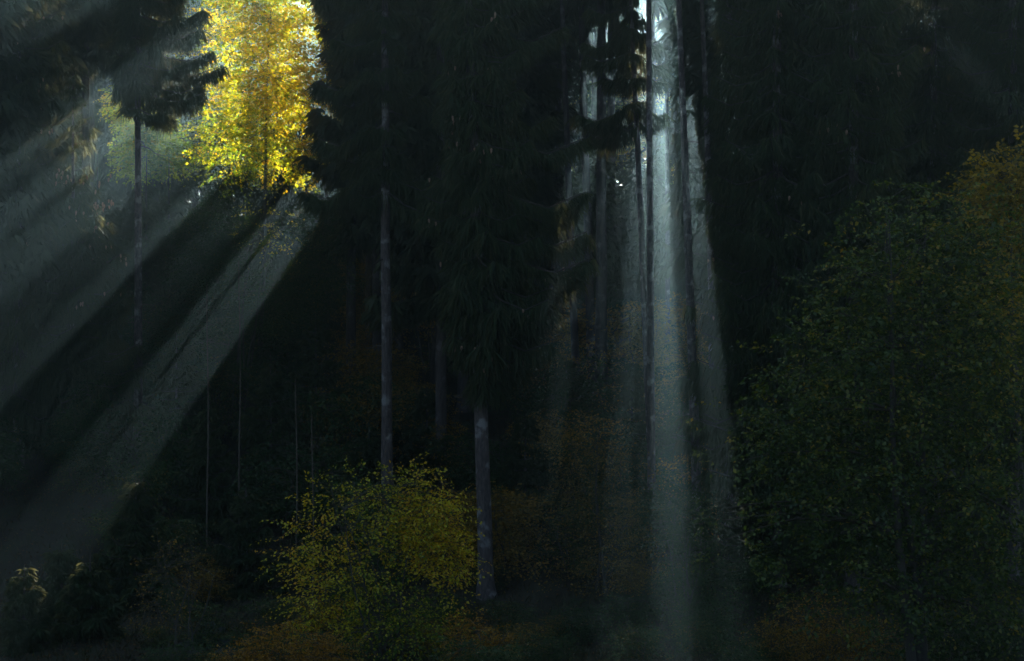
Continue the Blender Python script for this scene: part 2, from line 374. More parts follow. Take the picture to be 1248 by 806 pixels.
# ------------------------------------------------------------------ broadleaf builder
def leaf_quads(P, D, N, L, W):
    """one bent rhombic leaf each: P base, D along, N normal"""
    S = nrm(np.cross(D, N)); n = len(P)
    m = P + D * (L * .5)[:, None]
    fold = N * (W * .22)[:, None]
    V = np.stack([P, m + S * (W * .5)[:, None] + fold, P + D * L[:, None], m - S * (W * .5)[:, None] + fold], 1).reshape(-1, 3)
    b = np.arange(n)[:, None] * 4
    return V, b + np.array([[0, 1, 2, 3]])
def broadleaf_geo(lobes, nspray, per, leaf, rng, flat=.6, shell=.45, twig_len=.7, droop=.15, clump=.1):
    """lobes: (x,y,z,rx,ry,rz,weight[,tint]) local. Leaves sit on flat sprays that point outwards."""
    lb = np.array([l[:7] for l in lobes], float); lt = np.array([l[7] if len(l) > 7 else .5 for l in lobes])
    wgt = lb[:, 6] * (lb[:, 3] * lb[:, 4] * lb[:, 5]) ** (2 / 3); i = rng.choice(len(lb), nspray, p=wgt / wgt.sum())
    d = nrm(rng.standard_normal((nspray, 3)))
    rr = rng.random(nspray) ** shell
    # clumps: sprays bunch towards a few limbs
    base = lb[i, :3] + d * rr[:, None] * lb[i, 3:6]
    cl = rng.integers(0, max(6, nspray // 14), nspray)
    off = rng.standard_normal((cl.max() + 1, 3)) * clump
    if clump > .15:
        first = np.zeros(cl.max() + 1, int); first[cl[::-1]] = np.arange(nspray)[::-1]
        same = i == i[first[cl]]
        pull = np.where(same, .5, 0)[:, None]
        base = base * (1 - pull) + base[first[cl]] * pull
    base = base + off[cl]
    out = nrm(d * [1, 1, flat] + .45 * rng.standard_normal((nspray, 3)) * [1, 1, .6] - np.array([0, 0, droop]))
    side = nrm(np.cross(out, np.array([0, 0, 1.]) + .25 * rng.standard_normal((nspray, 3))))
    up = np.cross(side, out)
    tl = twig_len * rng.uniform(.5, 1.3, nspray)
    k = np.arange(per); n = nspray * per
    t = (k[None] + rng.random((nspray, per))) / per
    sgn = np.where(k % 2 == 0, 1, -1)[None] * np.ones((nspray, 1))
    width = tl[:, None] * .38 * (1.05 - t) * rng.random((nspray, per))
    P = base[:, None] + out[:, None] * (t * tl[:, None])[..., None] + side[:, None] * (sgn * width)[..., None] - np.array([0, 0, 1.]) * (droop * t ** 2 * tl[:, None])[..., None]
    D = nrm(out[:, None] * .6 + side[:, None] * (sgn * .8)[..., None] + .35 * rng.standard_normal((nspray, per, 3)) - np.array([0, 0, .25]))
    N = nrm(up[:, None] + .55 * rng.standard_normal((nspray, per, 3)))
    Ls = leaf * rng.uniform(.6, 1.25, (nspray, per))
    V, Q = leaf_quads(P.reshape(-1, 3), D.reshape(-1, 3), N.reshape(-1, 3), Ls.ravel(), Ls.ravel() * .66)
    sp = np.clip(lt[i] + .22 * rng.standard_normal(nspray), 0, 1)
    tint = np.clip(sp[:, None] + .16 * rng.standard_normal((nspray, per)), 0, 1).ravel()
    return V, Q, tint, (base, out, tl)
def broadleaf_wood(lobes, H0, r0, tw, rng, ntw=260, stems=1):
    parts = []
    lb = np.array([l[:6] for l in lobes], float)
    cx = np.average(lb[:, 0], weights=lb[:, 3]); top = lb[:, 2].max()
    for s in range(stems):
        b = np.array([rng.uniform(-.25, .25) * (stems > 1), rng.uniform(-.25, .25) * (stems > 1), -.4])
        tip = np.array([cx + rng.uniform(-1, 1) * .3 * stems, np.mean(lb[:, 1]) + rng.uniform(-1, 1) * .3 * stems, top])
        t = np.linspace(0, 1, 9)
        P = b + (tip - b) * t[:, None] + np.stack([.12 * np.sin(t * 6 + s), .12 * np.cos(t * 5 + s), 0 * t], -1)
        parts.append((P, r0 * (1 - .88 * t)))
    limbs = []
    for l in lb:
        for rep in range(3):
            P0, r_ = parts[rng.integers(len(parts))]
            k = int(np.clip(np.searchsorted(P0[:, 2], l[2] - l[5] * rng.uniform(.2, 1.2)), 1, 7))
            a = P0[k]; e = l[:3] + nrm(rng.standard_normal(3)) * l[3:6] * .75
            t = np.linspace(0, 1, 6)
            P = a + (e - a) * t[:, None] + np.stack([0 * t, 0 * t, .16 * np.linalg.norm(e - a) * np.sin(t * 3.14) * .6], -1) + .05 * rng.standard_normal((6, 3)) * t[:, None]
            limbs.append((P, max(r_[k] * .55, .012) * (1 - .85 * t)))
    tubes_t = [tube(P, r_, 8) for P, r_ in parts]
    tubes_l = [tube(P, r_, 4) for P, r_ in limbs]
    base, out, tl = tw
    sel = rng.choice(len(base), min(ntw, len(base)), replace=False)
    for k in sel:
        p = base[k]; o = out[k] * tl[k]
        tubes_l.append(tube(np.stack([p - o * .5, p + o * .3, p + o * .85]), [.008, .006, .003], 3))
    return join(tubes_t), join(tubes_l)
def broadleaf(px, d, lobes_px, label, seed, mat, nspray, per, leaf, r0=.08, name='shrub', cat='shrub', group=None, base_px=None, depth=.8,
              flat=.6, shell=.45, twig_len=.7, droop=.15, stems=1, ntw=260, z_base=None, prune=True, clump=.1):
    """lobes_px: (px, py, half width px, half height px, weight, tint, depth offset) at distance d"""
    rng = np.random.default_rng(seed)
    x = (px - 624) / F * d; z0 = gz(x, d) if z_base is None else z_base
    s = d / F; lobes = []
    for l in lobes_px:
        c = at(l[0], l[1], d)
        dy = l[6] if len(l) > 6 else 0
        lobes.append((c[0] - x, dy, c[2] - z0, l[2] * s, depth * (l[2] + l[3]) * .5 * s, l[3] * s, l[4], l[5]))
    loc = np.array([x, d, z0])
    root = empty(name, loc, label, cat, group)
    V, Q, tint, tw = broadleaf_geo(lobes, nspray, per, leaf, rng, flat, shell, twig_len, droop, clump)
    nl = len(V) // 4
    c = V.reshape(nl, 4, 3).mean(1) + loc
    keep = (c[:, 2] > ground(c[:, 0], c[:, 1]) + .02) & ~(in_gap(c) & prune)
    V = V.reshape(nl, 4, 3)[keep].reshape(-1, 3); Q = np.arange(len(V)).reshape(-1, 4); tint = tint[keep]
    mesh_obj('crown', V, Q, M[mat], root, tint=tint)
    tr, li = broadleaf_wood(lobes, z0, r0, tw, rng, ntw, stems)
    mesh_obj('trunk' if cat == 'tree' else 'stems', *tr, M['beech_bark'], root, True)
    mesh_obj('branches', *li, M['twig'], root)['kind'] = 'stuff'
    return root
PI = math.pi

# ================================================================== THE TREES IN VIEW
# dark spruce with drooping boughs, slim trunk standing behind the yellow bush
def side475(z, a): return np.where(np.cos(a) < 0, 1.05, .75) * np.where(np.sin(a) < -.55, .3, 1)
spruce(472, 60, 34, 13.5, 3.0, .23, 'spruce with wide black drooping boughs right of the glowing yellow beech', 21, 26000, base_px=560, lean_px=-.7, droop=.55,
       whorl=.95, gapiness=.3, side=side475, dead=[(3, 18, 16, 1.1, (0, 6.28))], thin_low=False)
# cone-hung spruce with the pale leaning trunk foot
def side588(z, a): return np.clip(.75 + .35 * np.cos(a), .45, 1.1) * np.clip(.25 + (z - 7.3) * .14, .25, 1) * np.where((np.sin(a) < -.1) & (z > 11.5), .6, 1)
spruce(594, 56, 34, 7.3, 4.5, .27, 'cone-hung spruce with ragged curtain crown over a pale bare trunk with flared foot', 22, 52000, base_px=725, lean_px=-3.2, droop=.6,
       whorl=.45, side=side588, cones=[(160, 8, 24, .17)], dead=[(3.5, 8, 4, .9, (0, 6.28))])
# the slim trunks round the light shafts
spruce(771, 66, 33, 15.2, 2.6, .17, 'slim spruce with pale sunlit boughs hanging left of its dark trunk', 23, 15000, base_px=40, lean_px=-4.5, droop=.5, whorl=.85,
       side=lambda z, a: np.where(np.cos(a) < 0, .85, .7) * np.where(np.sin(a) < -.35, .3, 1), thin_low=False)
spruce(791, 62, 36, 24.0, 2.2, .165, 'slim black spruce trunk bordering the left side of the brightest light shaft', 24, 14000, base_px=100, lean_px=-.6, droop=.5, whorl=.7)
spruce(812, 84, 36, 23.0, 2.4, .14, 'thin hazy spruce trunk standing inside the brightest light shaft', 25, 12000, base_px=80, lean_px=-.5, whorl=.7, dead=[(9, 14, 7, 1.3, (0, 6.28))])
spruce(828, 60, 36, 23.5, 2.4, .185, 'slim bluish spruce trunk dividing the two light shafts', 26, 16000, base_px=20, lean_px=-3.7, droop=.5, whorl=.7, dead=[(9, 16, 5, .7, (-.6, .6))])
spruce(856, 67, 34, 22.0, 2.0, .17, 'crooked spruce trunk with curved bare twigs right of the light shafts', 27, 14000, base_px=60, lean_px=-2.2, bend=.16, whorl=.6, gapiness=.25,
       dead=[(8.5, 15, 16, 1.1, (-.9, .9))])
# hazy trunks between the cone-hung spruce and the shafts
spruce(687, 80, 35, 22, 2.5, .20, 'hazy blue spruce trunk just right of the cone-hung spruce', 28, 12000, base_px=60, lean_px=-3.8, whorl=.7, bark='bark_far', dead=[(11, 17, 6, 1.4, (0, 6.28))])
spruce(711, 82, 36, 22, 2.5, .25, 'stouter hazy blue spruce trunk with short dead side branches', 29, 12000, base_px=60, lean_px=-2.6, whorl=.7, bark='bark_far', dead=[(11, 16, 9, 1.6, (0, 6.28))])
# behind the drooping spruce
spruce(427, 80, 34, 19, 2.4, .26, 'grey spruce trunk in deep shade left of the drooping spruce', 30, 12000, base_px=300, lean_px=.2, whorl=.7, bark='bark_far', dead=[(9, 16, 8, 1.2, (0, 6.28))])
spruce(487, 84, 33, 18, 2.4, .22, 'spruce trunk half hidden close behind the drooping spruce', 31, 12000, base_px=300, lean_px=.2, whorl=.7, bark='bark_far')
spruce(559, 86, 33, 18, 2.4, .23, 'dim spruce trunk just left of the cone-hung spruce crown', 32, 12000, base_px=330, lean_px=.1, whorl=.7, bark='bark_far')
# left: cone-bearing spruces and a pale trunk
spruce(89, 71, 16.8, 1.0, 3.4, .16, 'young spruce loaded with hanging cones, its bare leader tip in the mist', 33, 42000, whorl=.40, cones=[(150, 6, 12.5, .19)], droop=.3, topw=.1)
spruce(168, 73, 33, 15.0, 3.3, .20, 'spruce with long pale bare trunk crossing the misty light on the beech side', 34, 30000, base_px=300, whorl=.5, side=lambda z, a: np.clip(.7 + .5 * np.cos(a), .4, 1.1), dead=[(5, 15, 16, 1.1, (0, 6.28))])
spruce(22, 70, 30, 3.0, 3.4, .24, 'tall dense spruce behind the cone-loaded young spruce', 35, 44000, whorl=.42, cones=[(110, 7, 20, .19)], droop=.35)
spruce(40, 82, 34, 10.0, 3.2, .24, 'dark spruce with broken lower boughs behind the pale misty trunk', 37, 24000, whorl=.5, droop=.4, gapiness=.2)
# right: wall of dark weeping spruces
spruce(946, 56, 34, 4.2, 3.3, .25, 'weeping spruce with a short bare stretch of pale trunk above its curtain of twigs', 38, 46000, droop=.65, whorl=.42, cones=[(60, 8, 22, .17)],
       side=lambda z, a: np.where((z > 15.8) & (z < 19.5) & (np.sin(a) < -.3), .22, 1.0))
spruce(1040, 55, 34, 2.5, 3.4, .25, 'densest black weeping spruce behind the green hornbeam top', 39, 46000, droop=.65, whorl=.42, cones=[(70, 8, 22, .17)])
spruce(890, 62, 33, 3.5, 3.0, .22, 'spruce hanging over the right edge of the light shafts with gold sparks in its twigs', 40, 34000, droop=.6, whorl=.45, gapiness=.12, side=lambda z, a: np.where(np.cos(a) < -.2, .36, 1.0), cones=[(30, 8, 20, .17)])
spruce(1138, 64, 34, 9.0, 3.0, .22, 'dark spruce trunk with sunny chinks beside it, nearer the hornbeam', 41, 26000, droop=.5, whorl=.55, gapiness=.2)
spruce(1157, 67, 34, 10.0, 3.0, .22, 'dark spruce trunk with sunny chinks beside it, nearer the maple', 42, 24000, droop=.5, whorl=.55, gapiness=.2)
spruce(1235, 58, 34, 5.0, 3.2, .24, 'black spruce rising behind the yellow maple', 43, 38000, droop=.55, whorl=.45)
# ---------------------------------------------------------------- the beech in the sun
broadleaf(312, 82, [(335, 20, 62, 55, 1.2, .52), (300, -40, 70, 50, 1, .4), (352, 105, 38, 42, 1.2, .66), (318, 120, 55, 55, 1.2, .5), (285, 165, 48, 50, 1.0, .3), (345, 180, 38, 42, 1.0, .45),
                    (352, 55, 26, 40, .8, .62), (265, 60, 40, 55, .6, .4), (380, 200, 16, 26, .35, .75), (340, 280, 45, 24, .25, .5), (395, 190, 22, 8, .3, .85), (384, 95, 16, 14, .5, .9), (390, 128, 14, 9, .4, .9), (378, 145, 18, 10, .5, .85), (375, 40, 14, 10, .4, .8), (245, 20, 22, 30, .4, .45)],
          'beech glowing bright yellow in full backlight', 50, 'beech', 2800, 13, .165, r0=.13, name='beech_tree', cat='tree', depth=.7, twig_len=1.15, ntw=500, prune=False, clump=.4, droop=.08, flat=.35)
broadleaf(180, 95, [(165, 150, 22, 26, 1, .5), (196, 178, 22, 28, 1.2, .2), (165, 190, 26, 26, 1, .25), (150, 120, 22, 24, .4, .6), (205, 205, 20, 12, .5, .2)],
          'small sunlit yellow-green beech glimpsed behind the pale misty trunk', 51, 'beech_green', 900, 11, .19, r0=.10, name='beech_tree', cat='tree', twig_len=.8, ntw=80, prune=False)
# ---------------------------------------------------------------- shrubs at the front
broadleaf(470, 47, [(525, 625, 34, 34, 1.5, .78), (535, 670, 32, 26, 1.4, .75), (505, 650, 34, 40, 1.0, .6), (470, 615, 40, 40, .55, .4), (405, 640, 56, 54, .2, .7), (395, 715, 56, 44, .5, .65), (455, 690, 50, 60, .35, .3),
                    (490, 765, 76, 42, .8, .12), (552, 700, 20, 26, .5, .65), (500, 588, 20, 18, .5, .62), (430, 585, 40, 24, .18, .3), (368, 665, 34, 44, .2, .75), (390, 770, 44, 26, .5, .5)],
          'airy yellow-leaved bush in front of the slim trunks', 60, 'yellow', 1900, 9, .10, r0=.04, stems=6, twig_len=.6, ntw=700, flat=.4, clump=.2)
broadleaf(345, 43, [(345, 800, 66, 38, 1, .55), (395, 800, 40, 26, .8, .6), (300, 815, 30, 30, .8, .5)], 'low orange-leaved shrub at the foot of the yellow bush', 61, 'orange', 1000, 9, .07, r0=.03, stems=4, twig_len=.4, ntw=200)
broadleaf(585, 44, [(575, 790, 36, 36, 1, .45), (600, 800, 30, 28, 1, .5), (570, 765, 16, 20, .5, .7)], 'low orange-brown shrub below the flared trunk foot', 62, 'orange', 520, 9, .07, r0=.03, stems=4, twig_len=.4, ntw=120)
broadleaf(215, 46, [(205, 700, 30, 50, .5, .6), (190, 740, 34, 40, .6, .5), (235, 690, 30, 30, .3, .5)], 'thin nearly bare brown bush beside the pale rocks', 63, 'brown', 160, 7, .07, r0=.03, stems=6, twig_len=.5, ntw=160)
broadleaf(728, 56, [(720, 520, 30, 22, 1, .85), (700, 545, 40, 22, .9, .7), (735, 560, 48, 30, .9, .45), (720, 610, 55, 40, 1, .35), (745, 665, 60, 45, 1, .4), (735, 720, 65, 40, 1, .45), (760, 770, 60, 40, 1, .55)],
          'layered rusty-brown sapling left of the light shafts', 64, 'brown', 1500, 10, .085, r0=.05, stems=2, twig_len=.7, ntw=300, flat=.2, droop=.05)
broadleaf(840, 52, [(830, 640, 45, 60, 1, .35), (860, 720, 55, 60, 1, .4), (815, 770, 50, 45, 1, .45), (900, 780, 50, 40, 1, .4)], 'green-brown thicket standing in the lower light shafts', 65, 'dark', 1500, 10, .085, r0=.04, stems=5, twig_len=.6, ntw=200, flat=.3)
broadleaf(850, 72, [(845, 450, 42, 50, 1, .4), (820, 500, 40, 40, 1, .3), (880, 510, 42, 50, 1, .3)], 'dim leafy sapling behind the middle of the light shafts', 66, 'dark', 900, 10, .10, r0=.05, stems=3, twig_len=.7, ntw=100, flat=.3)
broadleaf(290, 75, [(230, 250, 40, 34, 1, .3), (285, 290, 45, 34, 1, .3), (345, 300, 42, 34, 1, .45), (385, 270, 24, 36, .8, .4), (250, 320, 50, 40, 1, .3), (330, 360, 60, 40, 1, .4), (395, 340, 40, 40, 1, .6)],
          'shaded green beech saplings massed under the glowing beech', 67, 'dark', 2600, 11, .10, r0=.06, stems=4, twig_len=.8, ntw=200, flat=.3)
broadleaf(520, 80, [(520, 330, 34, 36, 1, .8), (500, 370, 40, 30, 1, .6), (545, 375, 36, 34, 1, .6)], 'rusty sapling between the two dim trunks behind the drooping spruce', 68, 'brown', 900, 10, .10, r0=.05, stems=2, twig_len=.7, ntw=120, flat=.25)
# ---------------------------------------------------------------- right: hornbeam, maple and shrubs
broadleaf(1120, 40, [(1060, 350, 70, 60, 1, .4), (1140, 330, 80, 80, 1, .42), (1030, 430, 80, 75, 1, .4), (1120, 460, 110, 110, 1, .35), (1215, 400, 70, 120, 1, .5), (980, 520, 75, 60, 1, .3),
                     (1060, 570, 110, 90, 1, .28), (1190, 580, 110, 110, 1, .32), (960, 610, 55, 50, .8, .25), (908, 540, 30, 34, .6, .35), (900, 640, 36, 50, .6, .3), (1035, 300, 28, 24, .4, .45), (960, 450, 34, 40, .5, .5), (1110, 270, 50, 40, .8, .42), (1190, 270, 60, 50, .9, .5), (1060, 690, 120, 80, 1, .2), (1200, 700, 110, 90, 1, .25), (1000, 330, 26, 26, .3, .4)],
          'broad dark green hornbeam filling the slope below the weeping spruces', 70, 'hornbeam', 4400, 12, .115, r0=.14, name='hornbeam_tree', cat='tree', stems=3, twig_len=.65, ntw=500, flat=.45, clump=.35)
broadleaf(1245, 44, [(1220, 225, 40, 36, 1, .6), (1250, 250, 50, 50, 1, .5), (1190, 240, 22, 18, .5, .75), (1250, 190, 16, 26, .3, .75), (1240, 350, 26, 45, .5, .8)],
          'maple with dull yellow leaves rising behind the hornbeam', 71, 'maple', 700, 8, .14, r0=.10, name='maple_tree', cat='tree', twig_len=.7, ntw=150)
broadleaf(1000, 43, [(1000, 770, 70, 45, 1, .75), (1060, 800, 60, 40, 1, .6), (950, 800, 50, 40, 1, .6)], 'low bush with scattered rusty leaves below the hornbeam', 72, 'brown', 1000, 10, .07, r0=.03, stems=5, twig_len=.5, ntw=200)
broadleaf(1180, 41, [(1150, 800, 80, 40, 1, .2), (1230, 790, 60, 50, 1, .15)], 'low dark green bush under the hornbeam skirts', 73, 'dark', 800, 10, .08, r0=.03, stems=5, twig_len=.5, ntw=120)
# ---------------------------------------------------------------- young spruces and bare poles
YS = [(75, 53, 690, 2.2, 'young spruce in deep shade under the cone-loaded one'), (165, 54, 580, 2.4, 'young spruce in deep shade below the pale misty trunk'),
      (110, 48, 690, 2.0, 'small bushy spruce at the dark foot of the slope beside the thin brown bush'), (30, 47, 745, 1.8, 'small bushy spruce under the tall dense spruce'),
      (255, 62, 490, 2.3, 'young spruce behind the bare poles'), (330, 66, 430, 2.4, 'young spruce below the glowing beech'), (385, 70, 380, 2.4, 'young spruce with rusty bushes behind it'),
      (300, 56, 590, 2.1, 'small spruce in the darkest hollow left of the yellow bush'), (215, 70, 380, 2.4, 'young spruce under the beech, beside the pale misty trunk'),
      (520, 68, 470, 2.2, 'young spruce between the slim drooping spruce and the bare trunk'), (640, 64, 500, 2.2, 'young spruce right of the bare trunk with flared foot'),
      (690, 72, 430, 2.3, 'young spruce under the hazy blue trunks'), (915, 56, 520, 2.1, 'small dark spruce between the light shafts and the hornbeam'), (770, 70, 440, 2.2, 'young spruce at the left rim of the light shafts'),
      (450, 66, 520, 2.2, 'young spruce hidden behind the yellow bush')]
for k, (px, d, ty, rad, lab) in enumerate(YS):
    x = (px - 624) / F * d; H = (403 - ty) / F * d - gz(x, d)
    spruce(px, d, max(H, 2.5), .2, rad * min(1, .35 + H / 14), .07, lab, 80 + k, 13000, name='young_spruce', whorl=.32, droop=.2, sl=(.15, .4), sw=.06, topw=.05, thin_low=False, weep=.8)
def pole(px, d, y0, y1, lab, seed, lean=0):
    rng = np.random.default_rng(seed); x = (px - 624) / F * d; z0 = gz(x, d); H = (403 - y0) / F * d - z0
    root = empty('dead_sapling', (x, d, z0), lab, 'dead sapling', None)
    z = np.linspace(-.3, H, 14)
    mesh_obj('stem', *tube(np.stack([.03 * np.sin(z * .8 + seed) + lean * z, .02 * np.sin(z), z], -1), .035 * (1 - .6 * z / H), 6), M['pale_wood'], root, True)
    for k in range(9):
        dead_branch(root, rng.uniform(.35, .97) * H, rng.uniform(0, 6.28), rng.uniform(.3, .7), .010, rng.uniform(-.3, .5), rng, M['pale_wood'])
pole(292, 61, 318, 440, 'tallest pale dead pole under the light slanting below the beech', 3)
pole(253, 60, 345, 490, 'pale dead pole just outside the slanting light below the beech', 4)
pole(361, 57, 462, 560, 'short pale dead pole beside the young spruces left of the yellow bush', 5)
pole(381, 55, 505, 590, 'shortest pale dead pole poking up behind the yellow bush', 6)

# ================================================================== DEEPER FOREST
protos = {}
def proto(kind):
    rng = np.random.default_rng({'full0': 1, 'full1': 2, 'full2': 3, 'high0': 4, 'high1': 5, 'high2': 6}[kind])
    H = 35.0; hb = 8.0 if kind.startswith('full') else 17.5
    fol, wood, info = spruce_geo(H, hb, 3.5 if kind[0] == 'f' else 3.3, 15000, rng, (.45, .95), .17, .4, .16, .55, thin_low=False)
    tr = trunk_geo(H, .26, seed=7)
    return dict(fol=fol, wood=wood, tr=tr, rng=rng, tint=np.repeat(rng.random(len(fol[0]) // 6), 2), mesh=None, H=H, hb=hb)
for k in ('full0', 'full1', 'full2', 'high0', 'high1', 'high2'): protos[k] = proto(k)
GRP = 'tall spruces standing deeper in the forest'
def deep(x, d, kind, s, lab, rz, force=False):
    p = protos[kind]; z0 = gz(x, d); loc = np.array([x, d, z0])
    c, sn = math.cos(rz), math.sin(rz); Rm = np.array([[c, -sn, 0], [sn, c, 0], [0, 0, 1]]) * s
    hit = in_gap(p['fol'][0].reshape(-1, 6, 3) @ Rm.T + loc).any(1)
    tz = np.linspace(0, p['H'] * s * .9, 60); tp = loc + np.stack([0 * tz, 0 * tz, tz], -1)
    if not force and (in_gap(tp, 90.5).any() or hit.mean() > .55): return None
    root = empty('spruce_tree', loc, lab, 'spruce', lab.replace('spruce standing', 'spruces standing', 1)); root.rotation_euler = (0, 0, rz); root.scale = (s, s, s)
    if hit.any():
        n = len(hit); V = p['fol'][0].reshape(n, 6, 3)[~hit].reshape(-1, 3)
        Q = (p['fol'][1].reshape(n, 2, 4)[:1] + np.arange((~hit).sum())[:, None, None] * 6).reshape(-1, 4)
        mesh_obj('crown', V, Q, M['needle_far'], root, tint=np.repeat(p['tint'][::2][~hit], 2))
    else:
        if p['mesh'] is None:
            o = mesh_obj('crown', *p['fol'], M['needle_far'], root, tint=p['tint']); p['mesh'] = o.data
        else:
            o = bpy.data.objects.new('crown', p['mesh']); C.objects.link(o); o.parent = root
    if 'trm' not in p:
        o = mesh_obj('trunk', *p['tr'], M['bark_far'], root, True); p['trm'] = o.data
    else:
        o = bpy.data.objects.new('trunk', p['trm']); C.objects.link(o); o.parent = root
    return root
DL = [(-400, 'behind the tall dense spruce'), (60, 'behind the cone-loaded young spruce'), (150, 'behind the pale misty trunk'), (250, 'behind the glowing beech'),
      (400, 'between the glowing beech and the drooping spruce'), (450, 'behind the drooping spruce'), (530, 'behind the cone-hung spruce'), (670, 'behind the hazy blue trunks'),
      (750, 'behind the light shafts'), (870, 'behind the spruce with gold sparks'), (960, 'behind the black weeping spruce'), (1090, 'behind the two trunks with sunny chinks'), (1200, 'behind the yellow maple')]
def deep_label(px): return 'tall shaded forest spruce standing ' + [t for p, t in DL if px >= p or p == -400][-1]
rng = np.random.default_rng(77)
n_deep = 0
d = 69.0
while d < 190:
    xs = np.arange(-.30 * d - 6, .34 * d + 8, 4.7) + rng.uniform(-1, 1)
    for x in xs:
        x = x + rng.uniform(-1.3, 1.3); dd = d + rng.uniform(-1.8, 1.8)
        px = 624 + F * x / dd
        win = 318 < px < 420 or 670 < px < 880
        if dd < 78 and (win or 140 < px < 470): continue
        if 215 < px < 420 and dd < 88: continue                    # the beech stands here
        if 120 < px < 240 and dd < 100: continue
        if 318 < px < 420 and 120 < dd < 152: continue
        if dd > 128: win = False
        s = rng.uniform(.95, 1.12)
        kind = ('high' if (win or rng.random() < .35) else 'full') + str(rng.integers(3))
        if win:                                                     # bare stem under the frame's upper edge
            zc = gz(x, dd) + protos[kind]['hb'] * s
            need = (403 + 30) / F * dd
            if zc < need - 2.5: s = min(1.3, (need - gz(x, dd)) / protos[kind]['hb'])
        if deep(x, dd, kind, s, deep_label(px), rng.uniform(0, 6.28)) is not None: n_deep += 1
    d += 5.2 if d < 128 else 7.5
for px, d, kind in ((335, 100, 'full0'), (312, 110, 'full1'), (392, 112, 'high0')):
    deep((px - 624) / F * d, d, kind, 1.0, deep_label(px), px, True)
# far trees across the clearing, lit by the sun
BP = []
for k in range(3):
    r_ = np.random.default_rng(200 + k)
    lobes = [(r_.uniform(-2.4, 2.4), r_.uniform(-2.4, 2.4), r_.uniform(5, 17), r_.uniform(1.6, 2.8), r_.uniform(1.6, 2.8), r_.uniform(1.5, 2.6), 1, r_.uniform(.1, .9)) for _ in range(13)]
    V, Q, tint, tw = broadleaf_geo(lobes, 1300, 9, .26, r_, twig_len=1.2)
    t_, l_ = broadleaf_wood(lobes, 0, .2, tw, r_, 40)
    BP.append([(V, Q, tint), t_, l_, None])
def midrow():
    r_ = np.random.default_rng(91); P2 = []
    for k in range(3):
        fol, wood, info = spruce_geo(15.0, .4, 3.2, 9000, r_, (.4, .85), .15, .25, .06, .42, thin_low=False)
        P2.append([fol, trunk_geo(15.0, .15, seed=k), np.repeat(r_.random(len(fol[0]) // 6), 2), None, None])
    for lo, hi, lab in ((30, 200, 'half-grown spruce behind the pale misty trunk'), (200, 325, 'half-grown spruce in the mist behind the beech saplings'), (325, 440, 'half-grown spruce beyond the right side of the glowing beech'), (560, 705, 'half-grown spruce behind the cone-hung spruce trunk'),
                        (705, 785, 'half-grown spruce behind the hazy blue trunks'), (785, 900, 'half-grown spruce in the haze behind the light shafts')):
        for d in (92, 101, 110, 119):
            x = (lo - 624) / F * d + r_.uniform(0, 1.5)
            while x < (hi - 624) / F * d:
                dd = d + r_.uniform(-2, 2); z0 = gz(x, dd); top = .112 * dd
                s = min(max((top - z0) / 15.0 * (r_.uniform(.8, 1.0) if lo < 500 else r_.uniform(.95, 1.08)), .5), 1.3); k = int(r_.integers(3)); p = P2[k]; loc = np.array([x, dd, z0]); rz = r_.uniform(0, 6.28)
                c, sn = math.cos(rz), math.sin(rz); Rm = np.array([[c, -sn, 0], [sn, c, 0], [0, 0, 1]]) * s
                hit = in_gap(p[0][0].reshape(-1, 6, 3) @ Rm.T + loc).any(1)
                root = empty('half_grown_spruce', loc, lab, 'spruce', lab.replace('spruce', 'spruces', 1)); root.scale = (s, s, s); root.rotation_euler = (0, 0, rz)
                if hit.any():
                    n = len(hit); V = p[0][0].reshape(n, 6, 3)[~hit].reshape(-1, 3); Q = (p[0][1].reshape(n, 2, 4)[:1] + np.arange((~hit).sum())[:, None, None] * 6).reshape(-1, 4)
                    mesh_obj('crown', V, Q, M['needle_far'], root, tint=p[2][::2][~hit].repeat(2))
                elif p[3] is None: p[3] = mesh_obj('crown', *p[0], M['needle_far'], root, tint=p[2]).data
                else:
                    o = bpy.data.objects.new('crown', p[3]); C.objects.link(o); o.parent = root
                if p[4] is None: p[4] = mesh_obj('trunk', *p[1], M['bark_far'], root, True).data
                else:
                    o = bpy.data.objects.new('trunk', p[4]); C.objects.link(o); o.parent = root
                x += r_.uniform(1.9, 3.1)
midrow()
GB = 'autumn trees beyond the spruces'
for k, (px, d) in enumerate([(300, 128), (350, 150), (400, 142), (372, 168), (330, 165), (420, 160), (440, 150), (700, 150), (740, 158), (790, 148), (835, 154), (870, 160)]):
    x = (px - 624) / F * d; s = rng.uniform(1.0, 1.3)
    b = BP[k % 3]
    root = empty('beech_tree', (x, d, gz(x, d)), 'hazy autumn beech beyond the spruce trunks', 'tree', GB); root.scale = (s, s, s); root.rotation_euler = (0, 0, rng.uniform(0, 6.28))
    if b[3] is None:
        a1 = mesh_obj('crown', b[0][0], b[0][1], M['beech'] if k == 0 else M['beech_green'], root, tint=b[0][2]); a2 = mesh_obj('trunk', *b[1], M['beech_bark'], root, True); a3 = mesh_obj('branches', *b[2], M['twig'], root)
        a3['kind'] = 'stuff'; b[3] = (a1.data, a2.data, a3.data)
    else:
        for nm, me in zip(('crown', 'trunk', 'branches'), b[3]):
            o = bpy.data.objects.new(nm, me); C.objects.link(o); o.parent = root
            if nm == 'branches': o['kind'] = 'stuff'

